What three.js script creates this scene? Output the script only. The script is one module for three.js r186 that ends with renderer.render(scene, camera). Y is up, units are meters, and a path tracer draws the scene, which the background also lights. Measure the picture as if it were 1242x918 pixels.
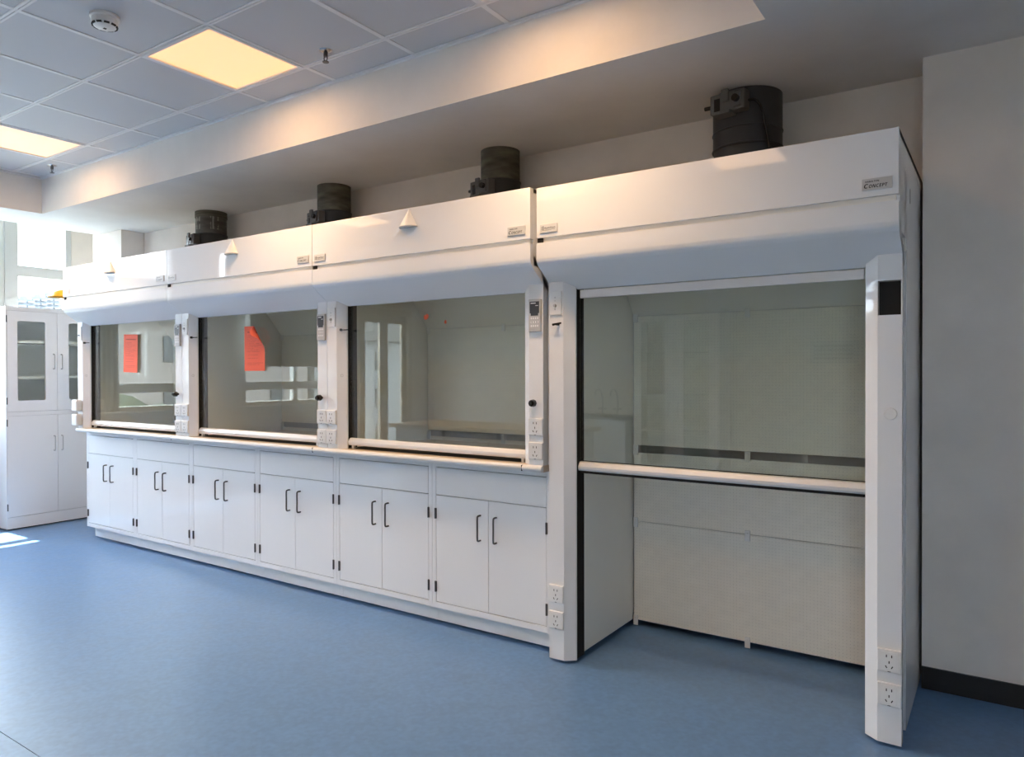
import * as THREE from 'three';
import { RoundedBoxGeometry } from 'three/addons/geometries/RoundedBoxGeometry.js';
import { mergeGeometries, toCreasedNormals } from 'three/addons/utils/BufferGeometryUtils.js';
import { RectAreaLightUniformsLib } from 'three/addons/lights/RectAreaLightUniformsLib.js';
import { ImprovedNoise } from 'three/addons/math/ImprovedNoise.js';

// ---------------------------------------------------------------- camera, sky, sun, exposure
const scene = new THREE.Scene();
const camera = new THREE.PerspectiveCamera(2 * Math.atan(459 / 878.8) * 180 / Math.PI, 1242 / 918, 0.05, 2000);
camera.rotation.order = 'YXZ';
camera.position.set(0, 1.354, 0);
camera.rotation.set(-0.00802, 0.59503, -0.0025);
const renderer = new THREE.WebGLRenderer({ antialias: true });
renderer.toneMapping = THREE.LinearToneMapping;
renderer.toneMappingExposure = 3.02;
renderer.shadowMap.enabled = true;
RectAreaLightUniformsLib.init();

{ // pale, thinly clouded sky: the same all round, a little bluer overhead
  const W = 256, H = 128, d = new Float32Array(W * H * 4), n = new ImprovedNoise();
  for (let j = 0; j < H; j++) for (let i = 0; i < W; i++) {
    const el = Math.max(0, ((j + 0.5) / H - 0.5) * Math.PI), a = (i + 0.5) / W * Math.PI * 2, s = Math.sin(el);
    const x = Math.cos(a) * Math.cos(el), z = Math.sin(a) * Math.cos(el);
    const c = 0.5 + 0.5 * n.noise(x * 3, s * 9, z * 3) + 0.25 * n.noise(x * 7, s * 20, z * 7);
    const k = Math.min(1, Math.max(0, c)) * 0.35, t = Math.pow(s, 0.5), o = (j * W + i) * 4, L = 7.1;
    d[o] = L * ((0.88 - 0.24 * t) * (1 - k) + k); d[o + 1] = L * ((0.945 - 0.15 * t) * (1 - k) + k); d[o + 2] = L * ((1.04 - 0.03 * t) * (1 - k) + 1.01 * k); d[o + 3] = 1;
  }
  const t = new THREE.DataTexture(d, W, H, THREE.RGBAFormat, THREE.FloatType);
  t.mapping = THREE.EquirectangularReflectionMapping; t.magFilter = THREE.LinearFilter; t.needsUpdate = true;
  scene.background = t;
}
{
  const sun = new THREE.DirectionalLight(new THREE.Color(1, 0.95, 0.86), 14);
  sun.position.set(-7.5 - 10, 21.7, -0.5); sun.target.position.set(-7.5, 0, -0.5);
  sun.castShadow = true; sun.shadow.mapSize.set(2048, 2048);
  Object.assign(sun.shadow.camera, { left: -12, right: 12, top: 12, bottom: -12, near: 1, far: 60 });
  scene.add(sun, sun.target);
}

// ---------------------------------------------------------------- helpers
let seed = 7;
const rnd = () => { seed = (seed * 1664525 + 1013904223) >>> 0; return seed / 4294967296; };
const noise = new ImprovedNoise();
const taken = {};
const numbered = (n) => { const k = taken[n] = (taken[n] ?? -1) + 1; return k ? n + '_' + String(k).padStart(3, '0') : n; };
function bx(x0, x1, y0, y1, z0, z1, r = 0) {
  const w = Math.abs(x1 - x0), h = Math.abs(y1 - y0), d = Math.abs(z1 - z0);
  const g = r > 0 ? new RoundedBoxGeometry(w, h, d, 2, Math.min(r, w / 2.01, h / 2.01, d / 2.01)) : new THREE.BoxGeometry(w, h, d).toNonIndexed();
  return g.translate((x0 + x1) / 2, (y0 + y1) / 2, (z0 + z1) / 2);
}
// cylinder between two points
function rod(a, b, r, r2 = r, seg = 16) {
  const A = new THREE.Vector3(...a), B = new THREE.Vector3(...b), g = new THREE.CylinderGeometry(r2, r, A.distanceTo(B), seg).toNonIndexed();
  g.applyQuaternion(new THREE.Quaternion().setFromUnitVectors(new THREE.Vector3(0, 1, 0), B.clone().sub(A).normalize()));
  return g.translate(...A.add(B).multiplyScalar(0.5).toArray());
}
// closed outline of [z, y] pairs swept along x
function prismX(pts, x0, x1) {
  const s = new THREE.Shape(pts.map(([z, y]) => new THREE.Vector2(-z, y)));
  const g = new THREE.ExtrudeGeometry(s, { depth: x1 - x0, bevelEnabled: false });
  return g.rotateY(Math.PI / 2).translate(x0, 0, 0);
}
// closed outline of [x, z] pairs swept upward
function prismY(pts, y0, y1, bevel = 0) {
  const s = new THREE.Shape(pts.map(([x, z]) => new THREE.Vector2(x, -z)));
  const g = new THREE.ExtrudeGeometry(s, { depth: y1 - y0 - 2 * bevel, bevelEnabled: bevel > 0, bevelSize: bevel, bevelThickness: bevel, bevelOffset: -bevel, bevelSegments: 2 });
  return g.rotateX(-Math.PI / 2).translate(0, y0 + bevel, 0);
}
function tube(pts, r, seg = 24, rs = 8) {
  return new THREE.TubeGeometry(new THREE.CatmullRomCurve3(pts.map((p) => new THREE.Vector3(...p)), false, 'centripetal'), seg, r, rs).toNonIndexed();
}
const clean = (g) => { const h = g.index ? g.toNonIndexed() : g; for (const k of Object.keys(h.attributes)) if (!['position', 'normal', 'uv'].includes(k)) h.deleteAttribute(k); return h; };
const join = (list) => (list.length === 1 ? list[0] : mergeGeometries(list.map(clean)));
// texture coordinates in metres, taken from the side that a face looks to
function metreUV(g) {
  g = clean(g); const p = g.attributes.position, n = g.attributes.normal, uv = new Float32Array(p.count * 2);
  for (let i = 0; i < p.count; i++) {
    const ax = Math.abs(n.getX(i)), ay = Math.abs(n.getY(i)), az = Math.abs(n.getZ(i));
    uv[2 * i] = ax > ay && ax > az ? p.getZ(i) : p.getX(i); uv[2 * i + 1] = ay > ax && ay > az ? p.getZ(i) : p.getY(i);
  }
  g.setAttribute('uv', new THREE.BufferAttribute(uv, 2)); return g;
}
function part(name, geos, mat, parent) {
  const m = new THREE.Mesh(join([].concat(geos)), mat); m.name = name; m.castShadow = m.receiveShadow = true;
  parent.add(m); return m;
}
function thing(name, label, category, [x, y, z] = [0, 0, 0], group) {
  const o = new THREE.Group(); o.name = numbered(name); o.position.set(x, y, z); o.userData = { label, category };
  if (group) o.userData.group = group;
  scene.add(o); return o;
}
function single(name, geos, mat, label, category, at = [0, 0, 0]) {
  const m = part(numbered(name), geos, mat, scene); m.position.set(...at); m.userData = { label, category }; return m;
}
function struct(name, geos, mat, label) {
  const m = geos ? part(name, geos, mat, scene) : new THREE.Group(); m.name = name; if (!geos) scene.add(m);
  m.userData = { kind: 'structure', label, category: name.split('_')[0] }; return m;
}
const lin = (r, g, b) => new THREE.Color().setRGB(r, g, b);
const std = (color, roughness, extra = {}) => new THREE.MeshStandardMaterial({ color, roughness, ...extra });
// tileable value noise, n x n
function fbm(n, base, oct, s0) {
  const out = new Float32Array(n * n);
  for (let o = 0, f = base, a = 1; o < oct; o++, f *= 2, a *= 0.5) {
    const g = new Float32Array(f * f); let s = (s0 + o * 7919) >>> 0;
    for (let i = 0; i < g.length; i++) { s = (s * 1664525 + 1013904223) >>> 0; g[i] = s / 4294967296 - 0.5; }
    for (let y = 0; y < n; y++) for (let x = 0; x < n; x++) {
      const fx = x / n * f, fy = y / n * f, ix = fx | 0, iy = fy | 0; let u = fx - ix, v = fy - iy; u = u * u * (3 - 2 * u); v = v * v * (3 - 2 * v);
      const A = g[iy * f + ix], B = g[iy * f + (ix + 1) % f], C = g[((iy + 1) % f) * f + ix], D = g[((iy + 1) % f) * f + (ix + 1) % f];
      out[y * n + x] += a * ((A * (1 - u) + B * u) * (1 - v) + (C * (1 - u) + D * u) * v);
    }
  }
  return out;
}
function dataTex(n, fn, srgb, repeat = 1) {
  const d = new Uint8Array(n * n * 4);
  for (let i = 0; i < n * n; i++) { const c = fn(i % n, (i / n) | 0, i); for (let k = 0; k < 3; k++) d[4 * i + k] = Math.max(0, Math.min(255, c[k])); d[4 * i + 3] = 255; }
  const t = new THREE.DataTexture(d, n, n); t.magFilter = THREE.LinearFilter; t.wrapS = t.wrapT = THREE.RepeatWrapping; t.repeat.set(repeat, repeat);
  if (srgb) t.colorSpace = THREE.SRGBColorSpace; t.needsUpdate = true; return t;
}
function canvasTex(w, h, draw) {
  const c = document.createElement('canvas'); c.width = w; c.height = h; draw(c.getContext('2d'), w, h);
  const t = new THREE.CanvasTexture(c); t.colorSpace = THREE.SRGBColorSpace; return t;
}

// ---------------------------------------------------------------- materials
const M = {};
{
  const a = fbm(512, 4, 6, 11), b = fbm(512, 32, 4, 23), c = fbm(512, 128, 2, 57);
  const floorCol = dataTex(512, (x, y, i) => { const m = 1 + 0.03 * a[i] + 0.035 * b[i] + 0.06 * c[i]; return [101 * m, 139 * m, 184 * m]; }, true, 0.5);
  const floorRough = dataTex(512, (x, y, i) => { const v = 88 + 12 * a[i] + 14 * b[i]; return [v, v, v]; }, false, 0.5);
  M.floor = new THREE.MeshStandardMaterial({ map: floorCol, roughnessMap: floorRough, roughness: 1, bumpMap: dataTex(256, (x, y, i) => { const v = 128 + 60 * b[(y * 2 % 512) * 512 + (x * 2 % 512)]; return [v, v, v]; }, false, 1.5), bumpScale: 0.00012 });
  const w = fbm(256, 8, 5, 91);
  const wallTex = dataTex(256, (x, y, i) => { const m = 1 + 0.035 * w[i]; return [236 * m, 227 * m, 218 * m]; }, true, 0.7);
  M.wall = std(0xffffff, 0.85, { map: wallTex });
  M.ceil = std(0xffffff, 0.9, { map: dataTex(256, (x, y, i) => { const m = 1 + 0.025 * w[i]; return [234 * m, 232 * m, 228 * m]; }, true, 0.7) });
  // ceiling tile: metal with a fine grid of pin holes
  M.tile = std(0xffffff, 0.6, { map: dataTex(512, (x, y) => { const u = x % 8 - 3.5, v = y % 8 - 3.5, h = u * u + v * v < 4.5 ? 0.6 : 1; return [217 * h, 219 * h, 223 * h]; }, true, 5.1) });
  // liner panel with its faint printed dot grid
  const liner = dataTex(512, (x, y, i) => { const u = (x % 32) - 15.5, v = (y % 32) - 15.5, h = u * u + v * v < 5 ? 0.62 : 1, m = (1 + 0.02 * w[(y >> 1) * 256 + (x >> 1)]) * h; return [239 * m, 235 * m, 225 * m]; }, true, 4);
  M.dotLiner = std(0xffffff, 0.38, { map: liner });
  M.streak = std(0xffffff, 0.7, { map: dataTex(256, (x, y, i) => { const s = w[(40 * 256) + (x * 5) % 256], e = w[i]; const v = s + 0.4 * e > 0.36 && y > 60 ? 150 : 92 + 30 * e; return [v, v * 0.98, v * 0.92]; }, true) });
  M.olive = std(0xffffff, 0.75, { map: dataTex(256, (x, y, i) => { const v = 92 + 40 * w[i]; return [v, v * 0.98, v * 0.86]; }, true) });
}
M.white = new THREE.MeshPhysicalMaterial({ color: lin(0.82, 0.825, 0.83), roughness: 0.5, clearcoat: 0.65, clearcoatRoughness: 0.035 });
M.whiteIn = std(lin(0.84, 0.82, 0.765), 0.3);
M.plastic = std(lin(0.8, 0.8, 0.79), 0.35);
M.plasticGrey = std(lin(0.5, 0.5, 0.5), 0.45);
M.galv = std(lin(0.3, 0.3, 0.3), 0.6);
M.black = std(lin(0.006, 0.006, 0.007), 0.85);
M.blackGloss = std(lin(0.01, 0.01, 0.011), 0.25);
M.hole = std(lin(0.02, 0.02, 0.02), 0.8);
M.worktop = std(lin(0.64, 0.52, 0.39), 0.35);
M.nose = std(lin(0.78, 0.77, 0.74), 0.35);
M.alu = std(lin(0.76, 0.76, 0.76), 0.34, { metalness: 0.25 });
M.aluDark = std(lin(0.1, 0.1, 0.105), 0.35, { metalness: 0.7 });
M.steel = std(lin(0.55, 0.55, 0.56), 0.25, { metalness: 1 });
M.sash = new THREE.MeshPhysicalMaterial({ color: lin(0.94, 0.955, 0.915), roughness: 0.0, transmission: 1, thickness: 0, ior: 1.6 });
M.pane = new THREE.MeshPhysicalMaterial({ color: lin(0.93, 0.96, 0.96), roughness: 0.0, transmission: 1, thickness: 0, ior: 1.5 });
M.winFrame = std(lin(0.62, 0.62, 0.6), 0.4);
M.grid = std(lin(0.82, 0.82, 0.83), 0.45);
M.duct = std(lin(0.035, 0.037, 0.04), 0.5);
M.ductBox = std(lin(0.13, 0.13, 0.13), 0.5, { metalness: 0.2 });
M.baseboard = std(lin(0.008, 0.008, 0.009), 0.4);
M.yellow = std(lin(0.8, 0.42, 0.02), 0.35);
M.door = std(lin(0.5, 0.42, 0.33), 0.5);
M.blind = std(lin(0.3, 0.31, 0.31), 0.8);
M.sink = std(lin(0.03, 0.03, 0.033), 0.4);
M.lamp = new THREE.MeshStandardMaterial({ color: lin(0.9, 0.85, 0.75), roughness: 0.6, emissive: lin(1.0, 0.46, 0.12), emissiveIntensity: 0.36 });

// ---------------------------------------------------------------- the room
const LAMPS = [[-1.6275, -2.3125], [-3.3825, -2.3125], [-5.7225, -2.3125], [-1.6275, -0.0475], [-3.3825, -0.0475], [-5.7225, -0.0475]];
const YS = 2.692, YC = 2.988, ZB = -3.766, XL = -7.6, XR = 2.6, ZF = 3.05;
{
  const f = struct('floor', null, null, 'blue speckled sheet vinyl floor with welded seams');
  part('sub_base', bx(XL - 0.3, XR + 0.2, -0.2, -0.004, ZB - 0.2, ZF + 0.2), M.hole, f);
  for (const [z0, z1] of [[ZB - 0.2, -1.1765], [-1.1735, 0.65], [0.653, ZF + 0.2]]) part('vinyl_sheet', metreUV(bx(XL - 0.3, XR + 0.2, -0.004, 0, z0, z1)), M.floor, f);
  struct('wall_back', metreUV(bx(XL - 0.3, XR + 0.2, 0, 3.15, ZB - 0.2, ZB)), M.wall, 'painted back wall behind the fume hoods');
  struct('wall_return', metreUV(bx(-0.284, XR, 0, 2.7, ZB, -3.551)), M.wall, 'plain projecting wall at the right of the walk-in hood');
  struct('baseboard_return', bx(-0.284, XR, 0, 0.093, -3.551, -3.541), M.baseboard, 'black baseboard at the foot of the projecting wall');
  struct('wall_pier', metreUV(bx(-7.3, -6.777, 0, 2.7, ZB, -3.547)), M.wall, 'white corner pier beside the window');
  struct('wall_right', metreUV(bx(XR, XR + 0.2, 0, 3.15, ZB - 0.2, ZF + 0.2)), M.wall, 'white side wall');
  const wf = struct('wall_front', null, null, 'white wall opposite the fume hoods, with a small window added at its right end as fill light');
  part('wall_face', metreUV(bx(XL - 0.3, 0.75, 0, 3.15, ZF, ZF + 0.2)), M.wall, wf);
  part('wall_face', metreUV(bx(1.58, XR + 0.2, 0, 3.15, ZF, ZF + 0.2)), M.wall, wf);
  part('parapet', metreUV(bx(0.75, 1.58, 0, 1.2, ZF, ZF + 0.2)), M.wall, wf);
  part('lintel', metreUV(bx(0.75, 1.58, 2.4, 3.15, ZF, ZF + 0.2)), M.wall, wf);
  const wl = struct('wall_left', null, null, 'window wall with a low parapet');
  part('parapet', metreUV(bx(XL - 0.2, XL, 0, 0.95, ZB, 1.15)), M.wall, wl);
  part('lintel', metreUV(bx(XL - 0.2, XL, 2.93, 3.15, ZB, 1.15)), M.wall, wl);
  for (const [a, b, y] of [[1.15, 1.4, 0], [2.5, ZF, 0], [1.4, 2.5, 2.3]]) part('pier', metreUV(bx(XL - 0.2, XL, y, 3.15, a, b)), M.wall, wl);
  part('jamb', metreUV(bx(XL - 0.2, XL, 0.95, 2.93, ZB, -3.49)), M.wall, wl);
  part('window_sill', bx(XL - 0.2, XL + 0.04, 0.93, 0.955, -3.49, 1.15, 0.006), M.nose, wl);
  // low ceiling round the recessed field of tiles
  const c = struct('ceiling', null, null, 'plastered low ceiling round a recessed field of square metal tiles');
  const Z0 = -2.825, X0 = -6.654, X1 = -0.748, ZE = 2.4;
  part('plaster_ceiling', metreUV(bx(-7.171, XR, YS, YS + 0.12, ZB, Z0)), M.ceil, c);
  part('plaster_ceiling', metreUV(bx(-7.171, X0, YS, YS + 0.12, Z0, ZF)), M.ceil, c);
  part('plaster_ceiling', metreUV(bx(X1, XR, YS, YS + 0.12, Z0, ZF)), M.ceil, c);
  part('plaster_ceiling', metreUV(bx(X0, X1, YS, YS + 0.12, ZE, ZF)), M.ceil, c);
  part('soffit_face', metreUV(bx(X0 - 0.06, X1 + 0.06, YS + 0.12, 3.1, Z0 - 0.06, Z0)), M.ceil, c);
  part('soffit_face', metreUV(bx(X0 - 0.06, X0, YS + 0.12, 3.1, Z0, ZE)), M.ceil, c);
  part('soffit_face', metreUV(bx(X1, X1 + 0.06, YS + 0.12, 3.1, Z0, ZE)), M.ceil, c);
  part('soffit_face', metreUV(bx(X0 - 0.06, X1 + 0.06, YS + 0.12, 3.1, ZE, ZE + 0.06)), M.ceil, c);
  part('curtain_recess', metreUV(bx(-7.231, -7.171, YS, 3.15, ZB, ZF)), M.ceil, c);
  part('roof_slab', bx(XL - 0.2, XR + 0.2, 3.15, 3.3, ZB - 0.2, ZF + 0.2), M.ceil, c);
  // tiles and the grid that carries them
  const xs = [X1, -1.335], zs = [Z0, -2.6];
  for (let x = -1.92; x > X0 + 0.05; x -= 0.585) xs.push(x); xs.push(X0);
  for (let z = -2.025; z < ZE - 0.05; z += 0.565) zs.push(z); zs.push(ZE);
  const lit = (x, z) => LAMPS.some(([lx, lz]) => Math.abs(lx - x) < 0.2 && Math.abs(lz - z) < 0.2);
  for (let i = 0; i + 1 < xs.length; i++) for (let j = 0; j + 1 < zs.length; j++) {
    if (Math.abs(xs[i + 1] - xs[i]) < 0.1 || lit((xs[i] + xs[i + 1]) / 2, (zs[j] + zs[j + 1]) / 2)) continue;
    const g = prismTile(xs[i + 1] + 0.011, xs[i] - 0.011, zs[j] + 0.011, zs[j + 1] - 0.011);
    part('ceiling_tile', g, M.tile, c);
  }
  for (const x of xs.slice(1, -1)) part('grid_bar', [bx(x - 0.013, x + 0.013, YC, YC + 0.03, Z0, ZE)], M.grid, c);
  for (const z of zs.slice(1, -1)) part('grid_bar', [bx(X0, X1, YC - 0.001, YC + 0.03, z - 0.014, z - 0.0025), bx(X0, X1, YC - 0.001, YC + 0.03, z + 0.0025, z + 0.014), bx(X0, X1, YC + 0.003, YC + 0.008, z - 0.004, z + 0.004)], M.grid, c);
  part('wall_angle', [bx(X0, X1, YC - 0.012, YC + 0.002, Z0, Z0 + 0.018), bx(X0, X0 + 0.018, YC - 0.012, YC + 0.002, Z0, ZE), bx(X1 - 0.018, X1, YC - 0.012, YC + 0.002, Z0, ZE)], M.grid, c);
  part('tile_backing', bx(X0, X1, YC + 0.03, YC + 0.05, Z0, ZE), M.ceil, c);
}
function prismTile(x0, x1, z0, z1) { // flat tray with a chamfered rim, facing down
  const e = 0.0005, g = metreUV(bx(x0, x1, YC + 0.0035, YC + 0.02, z0, z1)), p = g.attributes.position;
  const cx = (x0 + x1) / 2, cz = (z0 + z1) / 2;
  for (let i = 0; i < p.count; i++) if (p.getY(i) < YC + 0.013) { p.setX(i, p.getX(i) + (p.getX(i) < cx ? e : -e)); p.setZ(i, p.getZ(i) + (p.getZ(i) < cz ? e : -e)); }
  g.computeVertexNormals(); return g;
}
// ---------------------------------------------------------------- windows in the left wall (x = -7.6 .. -7.5)
function windowUnit(name, z0, z1, y0, y1, transoms, mullions, label) {
  const o = struct(name, null, null, label), xa = XL - 0.09, xb = XL - 0.01, f = 0.05;
  part('window_frame', [bx(xa, xb, y0, y0 + f, z0 + f, z1 - f), bx(xa, xb, y1 - f, y1, z0 + f, z1 - f), bx(xa, xb, y0, y1, z0, z0 + f), bx(xa, xb, y0, y1, z1 - f, z1)], M.winFrame, o);
  for (const y of transoms) part('transom', bx(xa + 0.002, xb - 0.002, y - 0.05, y + 0.05, z0 + f, z1 - f), M.winFrame, o);
  for (const z of mullions) part('mullion', bx(xa + 0.004, xb - 0.004, y0 + f, y1 - f, z - 0.03, z + 0.03), M.winFrame, o);
  const ys = [y0 + f, ...transoms.flatMap((y) => [y - 0.05, y + 0.05]), y1 - f], zs = [z0 + f, ...mullions.flatMap((z) => [z - 0.03, z + 0.03]), z1 - f];
  for (let i = 0; i < ys.length; i += 2) for (let j = 0; j < zs.length; j += 2) part('pane', bx(XL - 0.052, XL - 0.048, ys[i], ys[i + 1], zs[j], zs[j + 1]), M.pane, o);
  return o;
}
windowUnit('window_1', -3.49, -2.975, 0.955, 2.93, [2.32], [], 'narrow window pane above the white cabinet by the corner pier');
windowUnit('window_2', -2.75, -1.0, 0.955, 2.93, [1.2, 2.32], [-2.05], 'wide window with low transom, mirrored in the hood nearest the window');
windowUnit('window_3', -0.5, 1.1, 0.955, 2.93, [1.2, 2.32], [0.3], 'wide window farther along the window wall');
{
  const wl = scene.getObjectByName('wall_left');
  part('mullion_post', bx(XL - 0.2, XL + 0.02, 0.956, 2.93, -2.975, -2.905), M.winFrame, wl);
  part('mullion_post', bx(XL - 0.2, XL, 0.956, 2.93, -2.905, -2.75), M.nose, wl);
  part('mullion_post', bx(XL - 0.2, XL, 0.95, 2.93, -1.0, -0.5, 0.01), M.nose, wl);
  single('roller_blind', [bx(-0.012, 0.012, 0, 1.45, -0.75, 0.75), rod([0, 1.47, -0.78], [0, 1.47, 0.78], 0.03), rod([0, 0, -0.75], [0, 0, 0.75], 0.014)], M.blind, 'grey roller blind drawn half down over the far window', 'blind', [-7.5, 1.45, 0.3]);
  const cg = []; for (let i = 0; i < 7; i++) cg.push(rod([Math.sin(i * 2.1) * 0.02, 0, i * 0.035], [Math.sin(i * 2.1) * 0.02, 1.95, i * 0.035], 0.026, 0.022, 10));
  single('curtain', cg, M.blind, 'grey curtain gathered in folds at the window mullion', 'curtain', [-7.5, 0.97, -2.27]);
}

{ // window added behind the viewer to brighten the hood fronts
  const o = struct('window_4', null, null, 'small window added behind the viewer to brighten the hood fronts'), z0 = ZF + 0.05, z1 = ZF + 0.13, x0 = 0.75, x1 = 1.58, y0 = 1.2, y1 = 2.4, f = 0.05;
  part('window_frame', [bx(x0, x1, y0, y0 + f, z0, z1), bx(x0, x1, y1 - f, y1, z0, z1), bx(x0, x0 + f, y0, y1, z0, z1), bx(x1 - f, x1, y0, y1, z0, z1)], M.winFrame, o);
  part('mullion', bx(1.12, 1.18, y0, y1, z0, z1), M.winFrame, o);
  for (const [a, b] of [[x0 + f, 1.12], [1.18, x1 - f]]) part('pane', bx(a, b, y0 + f, y1 - f, z0 + 0.038, z0 + 0.042), M.pane, o);
}

// ---------------------------------------------------------------- outside
struct('ground', bx(-760, 200, -9.2, -9, -420, 260), std(lin(0.2, 0.21, 0.19), 0.9), 'ground outside the building');
function tower(x, z, w, d, h, tone, floors, label) {
  const o = thing('apartment_tower', label, 'building', [x, -9, z], 'hazy apartment towers beyond the window');
  const m = std(lin(0.62 * tone, 0.67 * tone, 0.74 * tone), 0.9), g = std(lin(0.36 * tone, 0.46 * tone, 0.56 * tone), 0.6), sl = std(lin(0.8 * tone, 0.83 * tone, 0.87 * tone), 0.9);  // distance haze is mixed into these bluish colours, no fog is built
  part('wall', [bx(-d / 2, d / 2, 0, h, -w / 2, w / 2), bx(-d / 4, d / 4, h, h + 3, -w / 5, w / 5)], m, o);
  const fh = h / floors, slab = new THREE.BoxGeometry(2.2, 1.1, w * 0.36), pane = new THREE.BoxGeometry(0.3, fh * 0.5, w * 0.32);
  for (let i = 0; i < floors; i++) if ((i + 1) * fh > 54) for (const k of [-1, 1]) {
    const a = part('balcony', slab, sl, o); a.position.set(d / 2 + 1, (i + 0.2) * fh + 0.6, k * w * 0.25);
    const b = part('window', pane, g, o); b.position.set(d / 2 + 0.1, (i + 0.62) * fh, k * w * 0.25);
  }
}
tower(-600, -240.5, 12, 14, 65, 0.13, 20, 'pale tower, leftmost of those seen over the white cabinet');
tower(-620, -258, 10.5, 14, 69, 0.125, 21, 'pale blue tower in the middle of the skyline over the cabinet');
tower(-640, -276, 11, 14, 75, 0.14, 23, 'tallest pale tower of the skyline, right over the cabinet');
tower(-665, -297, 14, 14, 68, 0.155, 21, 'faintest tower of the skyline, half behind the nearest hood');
function house(x, z, w, d, h, rise, col, label) {
  const o = thing('gabled_house', label, 'building', [x, -9, z], 'houses across the street');
  part('wall', bx(-d / 2, d / 2, 0, h, -w / 2, w / 2), std(col, 0.9), o);
  const s = new THREE.Shape([new THREE.Vector2(-w / 2 - 0.6, 0), new THREE.Vector2(w / 2 + 0.6, 0), new THREE.Vector2(0, rise)]);
  part('roof', new THREE.ExtrudeGeometry(s, { depth: d + 1, bevelEnabled: false }).rotateY(-Math.PI / 2).translate(d / 2 + 0.5, h, 0), std(lin(0.12, 0.115, 0.11), 0.8), o);
  for (let i = 0; i < 4; i++) for (let j = 0; j < 3; j++) { const a = part('window', bx(-0.1, 0.1, 0, 1.5, -0.55, 0.55), std(lin(0.03, 0.035, 0.04), 0.3), o); a.position.set(d / 2 + 0.02, h - 2.4 - j * 3, (i - 1.5) * w / 4.4); }
}
house(-46, 3, 15, 10, 11.5, 3, lin(0.22, 0.21, 0.19), 'cream gabled house, nearest the apartment towers');
house(-47, 21, 17, 10, 13.5, 3.4, lin(0.19, 0.165, 0.15), 'buff gabled house, second across the street');
house(-48, 40, 18, 10, 13, 3.4, lin(0.2, 0.2, 0.2), 'light grey house, third across the street');
house(-49, 60, 19, 10, 14.5, 3.4, lin(0.18, 0.17, 0.165), 'stone coloured house at the far end of the street');
{
  const o = thing('tree', 'leafy green tree in front of the cream house', 'tree', [-24, -9, 6.5]);
  part('trunk', rod([0, 0, 0], [0.1, 5, 0.1], 0.22, 0.12), std(lin(0.1, 0.07, 0.05), 0.9), o);
  const g = new THREE.IcosahedronGeometry(2.6, 5), p = g.attributes.position;
  for (let i = 0; i < p.count; i++) { const x = p.getX(i), y = p.getY(i), z = p.getZ(i), k = 1 + 0.25 * noise.noise(x, y, z) + 0.12 * noise.noise(x * 3, y * 3, z * 3); p.setXYZ(i, x * k, y * k * 1.1, z * k); }
  g.computeVertexNormals(); part('foliage', g.translate(0.1, 6.6, 0.1), std(lin(0.016, 0.026, 0.01), 0.9), o);
}

// ---------------------------------------------------------------- ceiling lamps, detector, sprinklers
LAMPS.forEach(([x, z], i) => {
  const seen = ['warm square ceiling panel lamp beyond the upper edge of the picture', 'bright warm square ceiling panel lamp, larger of the two in view', 'warm square ceiling panel lamp cut by the left edge of the picture'];
  const o = thing('ceiling_lamp', seen[i] ?? ['warm panel lamp of the row above the viewer, nearest the walk-in hood', 'warm panel lamp in the middle of the row above the viewer', 'warm panel lamp of the row above the viewer, nearest the windows'][i - 3], 'ceiling lamp', [x, YC, z], 'square panel lamps in the tiled ceiling');
  const a = 0.2875, b = 0.268, fr = [[-a, a, -a, -b], [-a, a, b, a], [-a, -b, -b, b], [b, a, -b, b]];
  part('frame', fr.map(([x0, x1, z0, z1]) => bx(x0, x1, -0.004, 0.03, z0 * 0.98, z1 * 0.98)), M.grid, o);
  part('diffuser', bx(-b, b, 0.004, 0.012, -b * 0.98, b * 0.98), M.lamp, o);
  const l = new THREE.SpotLight(lin(1.0, 0.68, 0.40), 1.75, 0, 1.15, 0.8, 2); l.name = 'panel_light'; l.position.set(0, -0.13, 0); l.target.position.set(0, -1.2, 0);
  l.castShadow = true; l.shadow.radius = 6; l.shadow.mapSize.set(1024, 1024);
  const q = new THREE.RectAreaLight(lin(1.0, 0.60, 0.30), 3.0, 0.5, 0.5); q.name = 'panel_glow'; q.position.set(0, -0.006, 0); q.rotation.x = -Math.PI / 2; o.add(q);
  o.add(l, l.target);
});
{
  const o = thing('smoke_detector', 'round white smoke detector on a tile near the upper left corner', 'smoke detector', [-3.405, YC + 0.002, -1.714]);
  const prof = [[0, 0], [0.062, 0], [0.062, -0.012], [0.054, -0.016], [0.054, -0.038], [0.046, -0.05], [0.022, -0.056], [0, -0.057]].reverse().map(([r, y]) => new THREE.Vector2(r, y));
  part('housing', toCreasedNormals(new THREE.LatheGeometry(prof, 36), 0.5), M.plastic, o);
  const sl = []; for (let k = 0; k < 10; k++) { const g = bx(-0.011, 0.011, -0.049, -0.042, 0.0455, 0.0535); g.rotateY(k * Math.PI / 5); sl.push(g); }
  part('vent_slots', sl, M.hole, o); part('indicator', bx(-0.006, 0.006, -0.0585, -0.056, -0.006, 0.006), M.hole, o);
}
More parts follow.
